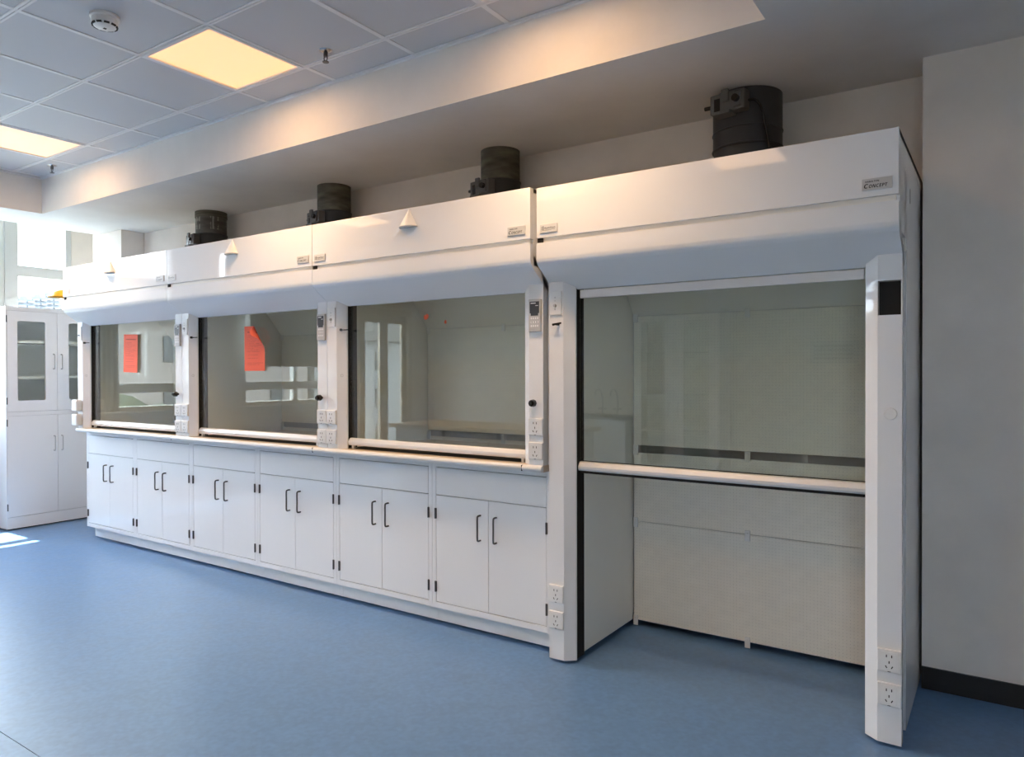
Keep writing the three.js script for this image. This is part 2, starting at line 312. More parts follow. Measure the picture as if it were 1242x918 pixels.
for (const [x, z, t] of [[-2.848, -2.528, 'larger steel sprinkler head on the ceiling, right of the bright panel lamp'], [-6.183, -2.7, 'small steel sprinkler head near the far left corner of the tray ceiling']]) {
  const o = thing('sprinkler', t, 'sprinkler', [x, YC + 0.002, z], 'ceiling sprinkler heads');
  part('escutcheon', toCreasedNormals(new THREE.LatheGeometry([[0.0, -0.008], [0.018, -0.008], [0.03, -0.003], [0.034, 0]].map(([r, y]) => new THREE.Vector2(r, y)), 28), 0.6), M.steel, o);
  part('body', rod([0, -0.006, 0], [0, -0.03, 0], 0.011), M.aluDark, o);
  part('frame_arms', [tube([[-0.009, -0.028, 0], [-0.012, -0.04, 0], [-0.003, -0.056, 0]], 0.0028), tube([[0.009, -0.028, 0], [0.012, -0.04, 0], [0.003, -0.056, 0]], 0.0028)], M.aluDark, o);
  part('deflector', rod([0, -0.056, 0], [0, -0.0595, 0], 0.016, 0.016, 20), M.aluDark, o);
}

// ---------------------------------------------------------------- base cabinets
const ordinal = ['first', 'second', 'third', 'fourth', 'fifth', 'sixth'];
function handle(len, y) { // D handle standing off +z, centred on x = 0
  const h = len / 2, d = 0.028, r = 0.0048;
  return tube([[0, y - h, 0], [0, y - h, d * 0.7], [0, y - h + 0.003, d * 0.93], [0, y - h + 0.014, d], [0, y, d], [0, y + h - 0.014, d], [0, y + h - 0.003, d * 0.93], [0, y + h, d * 0.7], [0, y + h, 0]], r, 40, 8);
}
const ZC = -2.972, CW = 0.7425, CX0 = -6.243;
for (let k = 0; k < 6; k++) {
  const w = CW, s = 0.0255, o = thing('base_cabinet', `white two-door base cabinet, ${ordinal[k]} of the row counted from the window end`, 'cabinet', [CX0 + CW * k + CW / 2, 0, ZC], 'white base cabinets under the worktops');
  const h = w / 2, yb = 0.1323, yd = 0.7036, yt = 0.852, top = 0.884, g = 0.0018;
  part('body', [bx(-h + 0.0004, -h + 0.018, 0.118, top, -0.7, -0.001), bx(h - 0.018, h - 0.0004, 0.118, top, -0.7, -0.001), bx(-h + 0.018, h - 0.018, 0.118, top, -0.7, -0.68), bx(-h + 0.018, h - 0.018, 0.118, 0.13, -0.68, -0.03)], M.white, o);
  part('face_frame', [bx(-h + 0.0004, -h + s, 0.1, top, -0.022, 0, 0.0015), bx(h - s, h - 0.0004, 0.1, top, -0.022, 0, 0.0015), bx(-h + s, h - s, 0.1, yb - g, -0.022, 0, 0.0015), bx(-h + s, h - s, yt + g, top, -0.022, 0, 0.0015)], M.white, o);
  part('fascia_panel', bx(-h + s + g, h - s - g, yd + g, yt - g, -0.02, -0.0004, 0.0015), M.white, o);
  for (const e of [-1, 1]) {
    const x0 = e < 0 ? -h + s + g : 0.001, x1 = e < 0 ? -0.001 : h - s - g;
    const d = part('door', bx(x0, x1, yb + g, yd - g, -0.02, -0.0003, 0.0015), M.white, o);
    part('handle', handle(0.128, 0.56).translate(e * 0.05, 0, -0.001), M.aluDark, d);
    for (const y of [0.605, 0.214]) part('hinge', [rod([e * (h - s + 0.001), y - 0.028, 0.003], [e * (h - s + 0.001), y + 0.028, 0.003], 0.0055, 0.0055, 10), bx(e * (h - s) - 0.006, e * (h - s) + 0.006, y - 0.027, y + 0.027, -0.001, 0.002)], M.aluDark, d);
  }
  part('plinth', bx(-h + (k ? 0.0006 : 0.03), h - 0.0006, 0.014, 0.12, -0.09, -0.05, 0.001), M.white, o);
  part('levelling_feet', [[-h + 0.06, -0.11], [h - 0.06, -0.11], [-h + 0.06, -0.64], [h - 0.06, -0.64]].map(([x, z]) => rod([x, 0, z], [x, 0.119, z], 0.018)), M.black, o);
}

// ---------------------------------------------------------------- shared fittings of the hoods
function socket(parent, x, y, z, w = 0.079, deep = 0.012) {
  const p = part('socket', [bx(x - w / 2, x + w / 2, y - 0.041, y + 0.041, z, z + deep, 0.004), bx(x - 0.027, x + 0.027, y - 0.033, y + 0.033, z + deep - 0.002, z + deep + 0.001, 0.001)], M.plastic, parent), q = z + deep + 0.0014;
  const slot = (dx, dy, a) => { const g = bx(-0.0017, 0.0017, -0.0048, 0.0048, -0.002, 0); g.rotateZ(a); return g.translate(x + dx, y + dy, q); };
  part('socket_holes', [slot(-0.0085, 0.018, 0), slot(0.0085, 0.018, 0), slot(0, -0.004, 0), slot(-0.0095, -0.021, 0.5), slot(0.0095, -0.021, -0.5), bx(x - 0.005, x + 0.005, y - 0.0385, y - 0.0365, z + deep - 0.003, z + deep + 0.0008)], M.hole, p);
}
const plateTex = canvasTex(512, 216, (c, w, h) => {
  c.fillStyle = '#c9c9c8'; c.fillRect(0, 0, w, h); c.fillStyle = '#101010';
  c.save(); c.transform(1, 0, -0.18, 1, 0, 0); c.font = 'bold 46px sans-serif'; c.fillText('HAMILTON', 64, 74); c.font = 'bold 118px sans-serif'; c.fillText('C', 56, 184); c.font = 'bold 92px sans-serif'; c.fillText('ONCEPT', 142, 184, 320); c.restore();
});
const logoTex = canvasTex(512, 240, (c, w, h) => {
  c.fillStyle = '#d4d4d2'; c.fillRect(0, 0, w, h); c.fillStyle = '#3c4046';
  c.fillRect(40, 52, 22, 130); c.fillRect(84, 52, 26, 130); c.fillStyle = '#d4d4d2'; c.beginPath(); c.arc(62, 70, 15, 0, 7); c.arc(62, 120, 15, 0, 7); c.arc(62, 168, 15, 0, 7); c.fill();
  c.fillStyle = '#44484e'; c.font = 'bold 78px sans-serif'; c.fillText('Hamilton', 130, 140, 340); c.fillRect(130, 162, 330, 9); c.fillRect(130, 182, 210, 5);
});
function nameplate(parent, tex, x0, x1, y0, y1, z) {
  const p = part('nameplate', bx(x0, x1, y0, y1, z, z + 0.005, 0.002), M.alu, parent);
  const f = part('plate_print', new THREE.PlaneGeometry(x1 - x0 - 0.004, y1 - y0 - 0.004).translate((x0 + x1) / 2, (y0 + y1) / 2, z + 0.0056), std(0xffffff, 0.35, { map: tex }), p);
  return f;
}
const screenTex = canvasTex(128, 256, (c, w, h) => {
  c.fillStyle = '#b9babb'; c.fillRect(0, 0, w, h); c.fillStyle = '#35383e'; c.fillRect(6, 8, 116, 104); c.fillRect(18, 108, 92, 26);
  c.fillStyle = '#d8dadc'; c.fillRect(18, 18, 62, 9); c.fillRect(76, 42, 34, 6);
  c.fillStyle = '#e4e5e6'; for (let j = 0; j < 3; j++) for (let i = 0; i < 4; i++) { c.beginPath(); c.arc(26 + i * 26, 156 + j * 34, 9, 0, 7); c.fill(); }
  c.fillStyle = '#6d7075'; for (let i = 0; i < 3; i++) { c.beginPath(); c.arc(32 + i * 32, 190, 5, 0, 7); c.fill(); }
});
const screenMat = std(0xffffff, 0.3, { map: screenTex });

// One fume hood. Local frame: x from -w/2 to w/2, z = 0 at the face of the posts, going back to z = -0.85.
function fumeHood(o, w, opt) {
  const h = w / 2, P = 0.08, I = 0.125, hz = opt.headZ, yT = opt.top, y0 = opt.floor ? 0.014 : 0.9164, zBack = opt.back, yG = 1.955, yB = 1.876, zE = opt.slopeZ, yE = 1.741, G = 0.0014;
  const xa = -h + G, xb = h - G;
  // header: flat upper panel, groove, lower panel that bends back to the sash
  part('header_panel', bx(xa, xb, yG + 0.011, yT, hz - 0.03, hz, 0.002), M.white, o);
  part('header_groove', bx(xa + 0.03, xb - 0.01, yG - 0.012, yG + 0.012, hz - 0.05, hz - 0.012), M.whiteIn, o);
  part('groove_end', bx(xa + 0.002, xa + 0.03, yG - 0.0105, yG + 0.0105, hz - 0.05, hz - 0.006), M.black, o);
  const arc = []; const sl = Math.atan2(yB - yE, hz - zE), R = 0.05;
  const t = R * Math.tan((Math.PI / 2 - sl) / 2);
  for (let i = 0; i <= 6; i++) { const a = -(Math.PI / 2 - sl) * i / 6; arc.push([hz - R + R * Math.cos(a), yB + t * 0 + R * Math.sin(a)]); }
  const outer = [[hz, yG - 0.011], ...arc, [zE, yE]], inner = [[zE - 0.02, yE], [zE - 0.02, yE + 0.012], [hz - 0.03, yB + 0.02], [hz - 0.03, yG - 0.011]];
  part('lower_header', toCreasedNormals(prismX([...outer, ...inner], xa, xb), 0.45), M.white, o);
  part('top_panel', bx(xa, xb, yT - 0.02, yT - 0.002, zBack, hz - 0.03), M.galv, o);
  // sides and back
  for (const e of [-1, 1]) {
    const side = part('side_panel', e < 0 ? bx(xa, xa + 0.018, y0, yT - 0.002, zBack, opt.sideZ, 0.001) : bx(xb - 0.018, xb, y0, yT - 0.002, zBack, opt.sideZ, 0.001), M.white, o);
    if (opt.floor && e > 0) part('grip_slot', bx(xb - 0.001, xb + 0.0006, 2.0, 2.055, -0.262, -0.25), M.hole, side);
    part('header_cheek', bx(e < 0 ? xa : xb - 0.012, e < 0 ? xa + 0.012 : xb, yB - 0.03, yT - 0.004, opt.sideZ + 0.001, hz - 0.03), M.white, o);
    // post: flat face, bevelled inner edge
    const prof = e < 0 ? [[xa, 0], [-h + P, 0], [-h + I, -0.036], [-h + I, -0.045], [xa, -0.045]] : [[xb, 0], [xb, -0.045], [h - I, -0.045], [h - I, -0.036], [h - P, 0]];
    if (opt.floor && e > 0) { // a square opening waits for its control panel
      part('post', [prismY(prof, y0, 1.558), prismY(prof, 1.682, 1.81), prismY([[h - P, 0], [h - P, -0.006], [h - P, -0.045], [h - I, -0.045], [h - I, -0.036]].filter((q, i) => i !== 1), 1.558, 1.682), bx(xb - 0.004, xb, 1.558, 1.682, -0.045, 0)], M.white, o);
      part('panel_opening', bx(h - P, xb - 0.004, 1.558, 1.682, -0.045, -0.04), M.hole, o);
    } else part('post', prismY(prof, y0, 1.81), M.white, o);
    part('sash_channel', bx(e < 0 ? xa + 0.02 : h - I, e < 0 ? -h + I : xb - 0.02, y0 + 0.004, 1.76, -0.115, -0.0455), M.black, o);
    part('liner_side', e < 0 ? bx(-h + I - 0.012, -h + I, y0 + (opt.floor ? 0.018 : 0.0), 2.12, opt.baffle - 0.01, -0.1155) : bx(h - I, h - I + 0.012, y0 + (opt.floor ? 0.018 : 0.0), 2.12, opt.baffle - 0.01, -0.1155), M.whiteIn, o);
    part('header_cover', bx(e < 0 ? xa : h - P, e < 0 ? -h + P : xb, 1.8, 2.1, -0.12, -0.1), M.whiteIn, o);
  }
  part('back_panel', bx(xa + 0.018, xb - 0.018, opt.floor ? 0.05 : 0.93, yT - 0.02, zBack, zBack + 0.015), M.plasticGrey, o);
  // baffle panels with dark gaps between them, held by small clips
  const bz = opt.baffle, X0 = -h + I + 0.007, X1 = h - I - 0.007, ys = opt.floor ? [[0.034, 0.559], [0.562, 0.926], [0.967, 1.652]] : [[0.918, 0.934], [0.98, 1.64]];
  for (const [a, b] of ys) part('baffle', metreUV(bx(X0, X1, a, b, bz - 0.008, bz)), M.dotLiner, o);
  const yt = ys[ys.length - 1][1];
  part('baffle', metreUV(prismX([[bz - 0.006, yt + 0.002], [bz, yt + 0.002], [bz + 0.30, yt + 0.36], [bz + 0.294, yt + 0.364]], X0, X1)), M.whiteIn, o);
  part('liner_top', bx(X0, X1, 2.0, 2.012, bz + 0.25, -0.12), M.whiteIn, o);
  for (const y of [ys[0][0] + (opt.floor ? 0.004 : 0.034), ...ys.slice(0, -1).map((q, i) => (q[1] + ys[i + 1][0]) / 2), yt]) for (const x of [X0 + 0.012, 0, X1 - 0.012])
    part('baffle_clip', [bx(x - 0.013, x + 0.013, y - 0.032, y + 0.02, bz + 0.001, bz + 0.009, 0.002), rod([x, y + 0.006, bz + 0.009], [x, y + 0.006, bz + 0.0115], 0.004, 0.003, 10)], M.plastic, o);
  part('slot_stiffener', bx(0.25, 0.275, 0.926, 0.98, bz - 0.02, bz - 0.009), M.plasticGrey, o);
  // sash
  const sz = opt.sashZ, sb = opt.sashBottom;
  const gl = part('sash_glass', bx(-h + I + 0.003, h - I - 0.003, sb + 0.03, yE + 0.03, sz - 0.003, sz + 0.003), M.sash, o);
  const hp = [[sz + 0.016, sb], [sz + 0.02, sb + 0.008], [sz + 0.02, sb + 0.02], [sz + 0.012, sb + 0.034], [sz + 0.0035, sb + 0.041], [sz - 0.012, sb + 0.041], [sz - 0.012, sb]];
  part('sash_handle', prismX(hp, -h + I + 0.002, h - I - 0.002), M.alu, gl);
  if (opt.floor) {
    part('sash_gasket', bx(-h + I + 0.002, h - I - 0.002, sb - 0.012, sb, sz - 0.01, sz + 0.012), M.black, gl);
    part('sash_rail', bx(-h + I + 0.01, h - I - 0.008, 1.699, 1.738, sz + 0.004, sz + 0.016, 0.002), M.alu, gl);
    part('sash_seal', bx(-h + I + 0.004, h - I - 0.004, sb + 0.044, sb + 0.047, sz + 0.003, sz + 0.006), M.black, gl);
  } else {
    part('sash_stop', [bx(-h + I + 0.02, -h + I + 0.034, 0.9166, sb, sz - 0.006, sz + 0.01), bx(h - I - 0.034, h - I - 0.02, 0.9166, sb, sz - 0.006, sz + 0.01)], M.alu, gl);
    part('airfoil', prismX([[sz + 0.0, 0.917], [sz - 0.12, 0.917], [sz - 0.12, 0.923], [sz - 0.03, 0.926], [sz + 0.0, 0.92]], -h + I + 0.04, h - I - 0.04), M.hole, o);
  }
  // fittings of the posts
  const fl = -h + P / 2, fr = h - P / 2;
  const plate = part('switch_plate', bx(fl - 0.028, fl + 0.033, 1.622, 1.732, 0, 0.007, 0.002), M.plastic, o);
  part('switch_knob', [rod([fl, 1.665, 0.007], [fl, 1.665, 0.016], 0.008, 0.006), bx(fl - 0.002, fl + 0.002, 1.7, 1.706, 0.006, 0.009), bx(fl - 0.002, fl + 0.002, 1.685, 1.689, 0.006, 0.009), bx(fl - 0.002, fl + 0.002, 1.646, 1.651, 0.006, 0.009)], M.plasticGrey, plate);
  if (opt.floor) {
    part('valve_lever', [rod([fl + 0.014, 1.578, 0], [fl + 0.014, 1.578, 0.022], 0.006), rod([fl - 0.004, 1.576, 0.022], [fl + 0.042, 1.582, 0.026], 0.0055, 0.004, 10)], M.black, o);
    for (const y of [0.322, 0.2]) { socket(o, fl + 0.003, y, 0); socket(o, fr + 0.0, y - 0.006, 0); }
    part('blank_disc', rod([fr + 0.002, 1.203, 0], [fr + 0.002, 1.203, 0.004], 0.022, 0.02, 28), M.plastic, o);
  } else {
    const bxp = -h + (P + I) / 2, bzp = -0.018, n = 0.6247, m = 0.7809; // middle of the bevel and its normal
    part('valve_rod', [rod([bxp, 1.602, bzp], [bxp + 0.02 * n, 1.602, bzp + 0.02 * m], 0.004), rod([bxp + 0.018 * n, 1.602, bzp + 0.018 * m], [bxp + 0.034 * n, 1.602, bzp + 0.034 * m], 0.008, 0.008, 12), rod([bxp + 0.02 * n, 1.602, bzp + 0.02 * m], [bxp + 0.06, 1.602, bzp + 0.006], 0.003)], M.blackGloss, o);
    const sym = part('mark', new THREE.RingGeometry(0.006, 0.0085, 16).toNonIndexed(), M.plasticGrey, o); sym.position.set(bxp + 0.001 * n, 1.34, bzp + 0.001 * m); sym.rotation.y = Math.atan2(n, m);
    const c = part('control_panel', bx(fr - 0.034, fr + 0.033, 1.546, 1.7, 0, 0.014, 0.003), M.plasticGrey, o);
    part('display', new THREE.PlaneGeometry(0.058, 0.136).translate(fr, 1.625, 0.0146), screenMat, c);
    part('gas_knob', [rod([fr - 0.006, 1.21, 0], [fr - 0.006, 1.21, 0.016], 0.008), rod([fr - 0.006, 1.21, 0.014], [fr - 0.006, 1.21, 0.036], 0.018, 0.016, 8), rod([fr - 0.006, 1.21, 0.034], [fr - 0.006, 1.21, 0.046], 0.009)], M.blackGloss, o);
    for (const y of [1.098, 0.984]) { socket(o, fr, y, 0); if (opt.first) { // splash covers over the sockets of the end post
      part('splash_cover', bx(fl - 0.05, fl + 0.036, y - 0.046, y + 0.046, 0, 0.05, 0.012), M.plastic, o); } else socket(o, fl, y, 0); }
  }
  // header plates
  nameplate(o, plateTex, h - (opt.floor ? 0.118 : 0.125), h - (opt.floor ? 0.02 : 0.026), 1.988, 2.03, hz);
  nameplate(o, logoTex, -h + 0.022, -h + 0.114, 1.985, 2.026, hz);
  if (!opt.floor) { // half-cone lamp cover at the middle of the header
    const g = new THREE.ConeGeometry(0.056, 0.092, 20, 1, false, -Math.PI / 2, Math.PI).toNonIndexed();
    g.scale(1, 1, 0.75).translate(0.0, 2.103 + 0.046, hz);
    part('lamp_cover', [g], M.plastic, o);
    part('lamp_base', prismY([...Array(13)].map((_, i) => { const a = Math.PI * i / 12; return [0.058 * Math.cos(a), hz + 0.044 * Math.sin(a)]; }), 2.099, 2.104), M.plasticGrey, o);
  }
}
const benchOpt = { floor: false, headZ: 0.11, top: 2.2, back: -0.862, baffle: -0.74, slopeZ: -0.04, sideZ: -0.05, sashZ: -0.062, sashBottom: 0.937 };
const where = ['white bench fume hood nearest the window, a straight orange notice on its glass', 'white bench fume hood with a curled orange notice on its glass', 'white bench fume hood beside the walk-in hood, bare glass'];
for (let k = 0; k < 3; k++) {
  const o = thing('fume_hood', where[k], 'fume hood', [-6.225 + 1.48 * k + 0.74, 0, -2.9], 'bench fume hoods in a row');
  fumeHood(o, 1.48, { ...benchOpt, first: k === 0 });
}
fumeHood(thing('walk_in_fume_hood', 'white floor-standing walk-in fume hood at the right, sash half raised', 'fume hood', [-1.029, 0, -2.913]), 1.47, { floor: true, headZ: 0.107, top: 2.194, back: -0.85, baffle: -0.66, slopeZ: -0.05, sideZ: -0.14, sashZ: -0.075, sashBottom: 0.897 });

// worktops, one under each bench hood
for (let k = 0; k < 3; k++) {
  const o = thing('worktop', ['beige worktop with white nosing under the hood nearest the window', 'beige worktop with white nosing under the middle bench hood', 'beige worktop with white nosing beside the walk-in hood'][k], 'worktop', [-6.225 + 1.48 * k + 0.74, 0.884, -2.9], 'worktops of the bench hoods');
  const h = 0.7394;
  part('slab', bx(-h, h, 0, 0.031, -0.86, -0.001), M.worktop, o);
  const nose = [[0.0, 0.001], [0.012, 0.001], [0.02, 0.008], [0.022, 0.018], [0.018, 0.027], [0.008, 0.032], [0, 0.032]];
  part('nosing', toCreasedNormals(prismX(nose, -h, h - 0.113), 0.9), M.nose, o);
  part('nosing', toCreasedNormals(prismX(nose, h - 0.109, h), 0.9), M.nose, o);
  part('nosing_gap', bx(h - 0.1135, h - 0.1085, 0.002, 0.03, 0.0, 0.0195), M.black, o);
}
single('filler_strip', [bx(-0.0105, 0.011, 0.1, 0.884, -0.3, -0.001), bx(-0.0105, 0.011, 0.014, 0.1, -0.3, -0.05)], M.white, 'narrow white filler strip between base cabinets and walk-in hood', 'filler', [-1.777, 0, ZC]);

// ---------------------------------------------------------------- notices on the sashes
const noticeTex = canvasTex(256, 360, (c, w, h) => {
  c.fillStyle = '#f4694b'; c.fillRect(0, 0, w, h); c.fillStyle = '#c04a32';
  let s = 5; const r = () => { s = (s * 1664525 + 1013904223) >>> 0; return s / 4294967296; };
  c.fillRect(40, 42, 170, 10);
  for (let y = 74; y < 320; y += 13) { if (y > 210 && r() < 0.35) continue; const n = 70 + r() * 130; for (let x = 34; x < 34 + n; x += 7) if (r() < 0.85) c.fillRect(x, y, 4 + r() * 2, 3.4); }
});
const noticeMat = std(0xffffff, 0.75, { map: noticeTex, side: THREE.DoubleSide });
function notice(curl, tilt, narrow, at, label) {
  const g = new THREE.PlaneGeometry(0.21, 0.29, 24, 30), p = g.attributes.position;
  for (let i = 0; i < p.count; i++) {
    let x = p.getX(i), y = p.getY(i), z = 0;
    if (curl) { // the upper right corner rolls forward and down
      const d = (x - 0.045) * 0.8 + (y - 0.055) * 0.6, a = d > 0 ? d / 0.035 : 0;
      if (d > 0) { const q = Math.min(a, 2.5), e = 0.035 * Math.sin(q), up = 0.035 * (1 - Math.cos(q)); x += (e - d) * 0.8; y += (e - d) * 0.6; z = up; }
    } else { const d = Math.max(0, x - 0.097); x -= d * 0.3; z = d * 0.7; }
    p.setXYZ(i, x, y, z + 0.002);
  }
  g.rotateZ(tilt); g.computeVertexNormals();
  return single('notice', g, noticeMat, label, 'notice', at);
}
notice(false, -0.035, true, [-5.513, 1.508, -2.955], 'orange printed notice hanging straight on the glass nearest the window');
notice(true, 0.0, false, [-4.012, 1.515, -2.955], 'orange printed notice with curled upper corner on the second glass');

for (const [x, y, w, a, t] of [[-2.555, 1.655, 0.036, 0.3, 'larger orange scrap of torn notice on the third sash glass'], [-2.424, 1.622, 0.02, 1.2, 'smaller orange scrap of tape on the third sash glass']]) {
  const sh = new THREE.Shape([[-1, -0.5], [-0.3, -0.9], [0.5, -0.6], [1, 0.1], [0.4, 0.8], [-0.2, 0.5], [-0.8, 0.7]].map(([u, v]) => new THREE.Vector2(u * w / 2, v * w / 2)));
  single('paper_scrap', new THREE.ExtrudeGeometry(sh, { depth: 0.0012, bevelEnabled: false }).rotateZ(a), std(0xe0643f, 0.8), t, 'scrap', [x, y, -2.9585]);
}

// ---------------------------------------------------------------- exhaust ducts
function duct(x, z, r, kind, label) {
  const o = thing('exhaust_duct', label, 'duct', [x, 2.194 + (kind === 4 ? 0 : 0.006), z], 'exhaust ducts on the hood tops'), H = 2.692 - o.position.y, cyl = (y0, y1, R, open) => new THREE.CylinderGeometry(R, R, y1 - y0, 48, 1, open).translate(0, (y0 + y1) / 2, 0);
  const ring = (y, R) => new THREE.TorusGeometry(R, 0.006, 8, 48).rotateX(Math.PI / 2).translate(0, y, 0);
  const box = (ang, y, s) => { // damper actuator, facing outward at this angle
    const a = part('actuator', [bx(-0.075, 0.075, -0.04, 0.04, 0, 0.05, 0.006), bx(-0.06, 0.02, -0.05, -0.036, 0.005, 0.066, 0.004), bx(-0.02, 0.01, 0.0, 0.05, 0.048, 0.062, 0.002), bx(0.03, 0.06, -0.03, 0.03, 0.048, 0.058, 0.002)], M.ductBox, o);
    part('shaft_end', rod([-0.075, 0, 0.025], [-0.11, 0.002, 0.025], 0.008), M.blackGloss, a);
    part('clutch_knob', rod([0.045, 0, 0.05], [0.045, 0, 0.075], 0.014), M.blackGloss, a);
    part('recess', bx(-0.055, -0.03, -0.03, 0.02, 0.049, 0.0515), M.blackGloss, a);
    part('recess', bx(0.035, 0.056, 0.014, 0.034, 0.049, 0.0515), M.blackGloss, a);
    a.scale.setScalar(s); a.position.set(Math.sin(ang) * r * 0.99, y, Math.cos(ang) * r * 0.99); a.rotation.y = ang;
  };
  if (kind === 4) {
    part('pipe', [cyl(0, H, r, false)], M.duct, o);
    part('damper_collar', [cyl(0.24, H - 0.001, r + 0.004), ring(0.24, r + 0.003), ring(0.32, r + 0.002)], M.duct, o);
    box(-0.16, H - 0.075, 1.15);
    part('cable', tube([[0.05, H - 0.08, r + 0.03], [0.08, H - 0.07, r - 0.005], [0.105, H - 0.11, r - 0.02], [0.12, H - 0.2, r - 0.035], [0.135, 0.2, r - 0.045], [0.14, 0.01, r - 0.05]], 0.006), M.blackGloss, o);
  } else {
    part('sleeve', [cyl(0.29, H, r, false)], kind === 1 ? M.streak : M.olive, o);
    part('damper_collar', [cyl(0.0, 0.3, r + 0.004, false), ring(0.3, r + 0.002), ring(0.12, r + 0.004)], M.duct, o);
    if (kind === 1) part('sleeve_band', cyl(H - 0.05, H - 0.001, r + 0.004), M.olive, o);
    box(-0.22, 0.248, 1.1);
    part('cable', tube([[-0.01, 0.21, r + 0.04], [0.05, 0.2, r + 0.02], [0.1, 0.13, r - 0.03], [0.13, 0.02, r - 0.05]], 0.005), M.blackGloss, o);
  }
  part('flange', cyl(-0.001, 0.012, r + 0.03), M.duct, o);
}
duct(-1.035, -3.585, 0.158, 4, 'widest dark grey exhaust duct with black cable, on the walk-in hood');
duct(-2.525, -3.61, 0.118, 3, 'brownish sleeved exhaust duct on the hood beside the walk-in hood');
duct(-3.985, -3.61, 0.118, 2, 'olive sleeved exhaust duct on the hood with the curled notice');
duct(-5.47, -3.61, 0.122, 1, 'white-streaked exhaust duct on the hood nearest the window');

// ---------------------------------------------------------------- tall cabinet by the window
{
  const o = thing('storage_cabinet', 'tall white metal cabinet with glazed upper doors by the window', 'cabinet', [-7.095, 0, -3.129]);
  const w = 0.82, h = w / 2, D = 0.4, T = 1.938;   // local: front at x = 0, z from -h to h
  part('body', [bx(-D, 0, 0.11, T - 0.034, h - 0.009, h), bx(-D, 0, 0.11, T - 0.034, -h, -h + 0.009), bx(-D, -D + 0.01, 0.11, T - 0.034, -h + 0.009, h - 0.009), bx(-D, 0, T - 0.034, T, -h, h), bx(-D, 0, 0.012, 0.11, -h, h), bx(-D + 0.01, -0.001, 0.989, 1.024, -h + 0.009, h - 0.009)], M.white, o);
  part('foot', [bx(-D + 0.02, -0.03, 0, 0.013, -h + 0.02, h - 0.02)], M.black, o);
  for (const y of [1.321, 1.639]) part('shelf', bx(-D + 0.01, -0.03, y - 0.012, y + 0.012, -h + 0.012, h - 0.012), M.white, o);
  part('shelf', bx(-D + 0.01, -0.03, 0.5, 0.52, -h + 0.012, h - 0.012), M.white, o);
  for (const e of [-1, 1]) { // e = 1: left door in the picture (towards the viewer, larger z)
    const za = e > 0 ? 0.001 : -h + 0.0105, zb = e > 0 ? h - 0.0105 : -0.001;
    const lo = part('door', bx(-0.018, 0.002, 0.113, 0.987, za, zb, 0.002), M.white, o);
    part('handle', handle(0.13, 0.73).rotateY(Math.PI / 2).translate(0.001, 0, e * 0.032), M.plasticGrey, lo);
    const s = new THREE.Shape([[za, 1.026], [zb, 1.026], [zb, 1.902], [za, 1.902]].map(([z, y]) => new THREE.Vector2(z, y)));
    const c = e * 0.209, gw = 0.1115, y0 = 1.12, y1 = 1.816, r = 0.018, hole = new THREE.Path();
    hole.moveTo(c - gw + r, y0); hole.lineTo(c + gw - r, y0); hole.quadraticCurveTo(c + gw, y0, c + gw, y0 + r); hole.lineTo(c + gw, y1 - r); hole.quadraticCurveTo(c + gw, y1, c + gw - r, y1);
    hole.lineTo(c - gw + r, y1); hole.quadraticCurveTo(c - gw, y1, c - gw, y1 - r); hole.lineTo(c - gw, y0 + r); hole.quadraticCurveTo(c - gw, y0, c - gw + r, y0); s.holes.push(hole);
    const up = part('door', new THREE.ExtrudeGeometry(s, { depth: 0.02, bevelEnabled: false, curveSegments: 6 }).rotateY(-Math.PI / 2).translate(0.002, 0, 0), M.white, o);
    part('glass', bx(-0.012, -0.008, y0 - 0.01, y1 + 0.01, c - gw - 0.01, c + gw + 0.01), M.sash, up);
    part('handle', handle(0.13, 1.465).rotateY(Math.PI / 2).translate(0.001, 0, e * 0.032), M.plasticGrey, up);
    for (const [d, ys] of [[lo, [0.2, 0.93]], [up, [1.12, 1.83]]]) for (const y of ys) part('hinge', rod([0.004, y - 0.03, e * (h - 0.006)], [0.004, y + 0.03, e * (h - 0.006)], 0.005, 0.005, 10), M.aluDark, d);
  }
}
{ // hard hat on a hook at the end of the hood row
  const o = thing('hard_hat', 'yellow hard hat hanging at the window end of the hoods', 'hard hat', [-6.378, 1.982, -2.86]); o.scale.set(0.8, 0.62, 0.8);
  const prof = [[0.0, 0.098], [0.05, 0.09], [0.085, 0.062], [0.1, 0.02], [0.102, 0.0], [0.098, 0.0], [0.094, 0.02], [0.08, 0.056], [0.046, 0.083], [0, 0.091]].reverse().map(([r, y]) => new THREE.Vector2(r, y));
  part('shell', new THREE.LatheGeometry(prof, 40).scale(1.15, 1, 1), M.yellow, o);
  const s = new THREE.Shape(); s.absellipse(-0.035, 0, 0.155, 0.115, 0, Math.PI * 2); const hl = new THREE.Path(); hl.absellipse(0, 0, 0.112, 0.098, 0, Math.PI * 2); s.holes.push(hl);
  part('brim', new THREE.ExtrudeGeometry(s, { depth: 0.005, bevelEnabled: false, curveSegments: 32 }).rotateX(-Math.PI / 2), M.yellow, o);
  part('hook', [rod([0.05, 0.1, 0], [0.188, 0.13, -0.05], 0.006), rod([0.05, 0.1, 0], [0.04, 0.075, 0], 0.006)], M.plasticGrey, o);
}

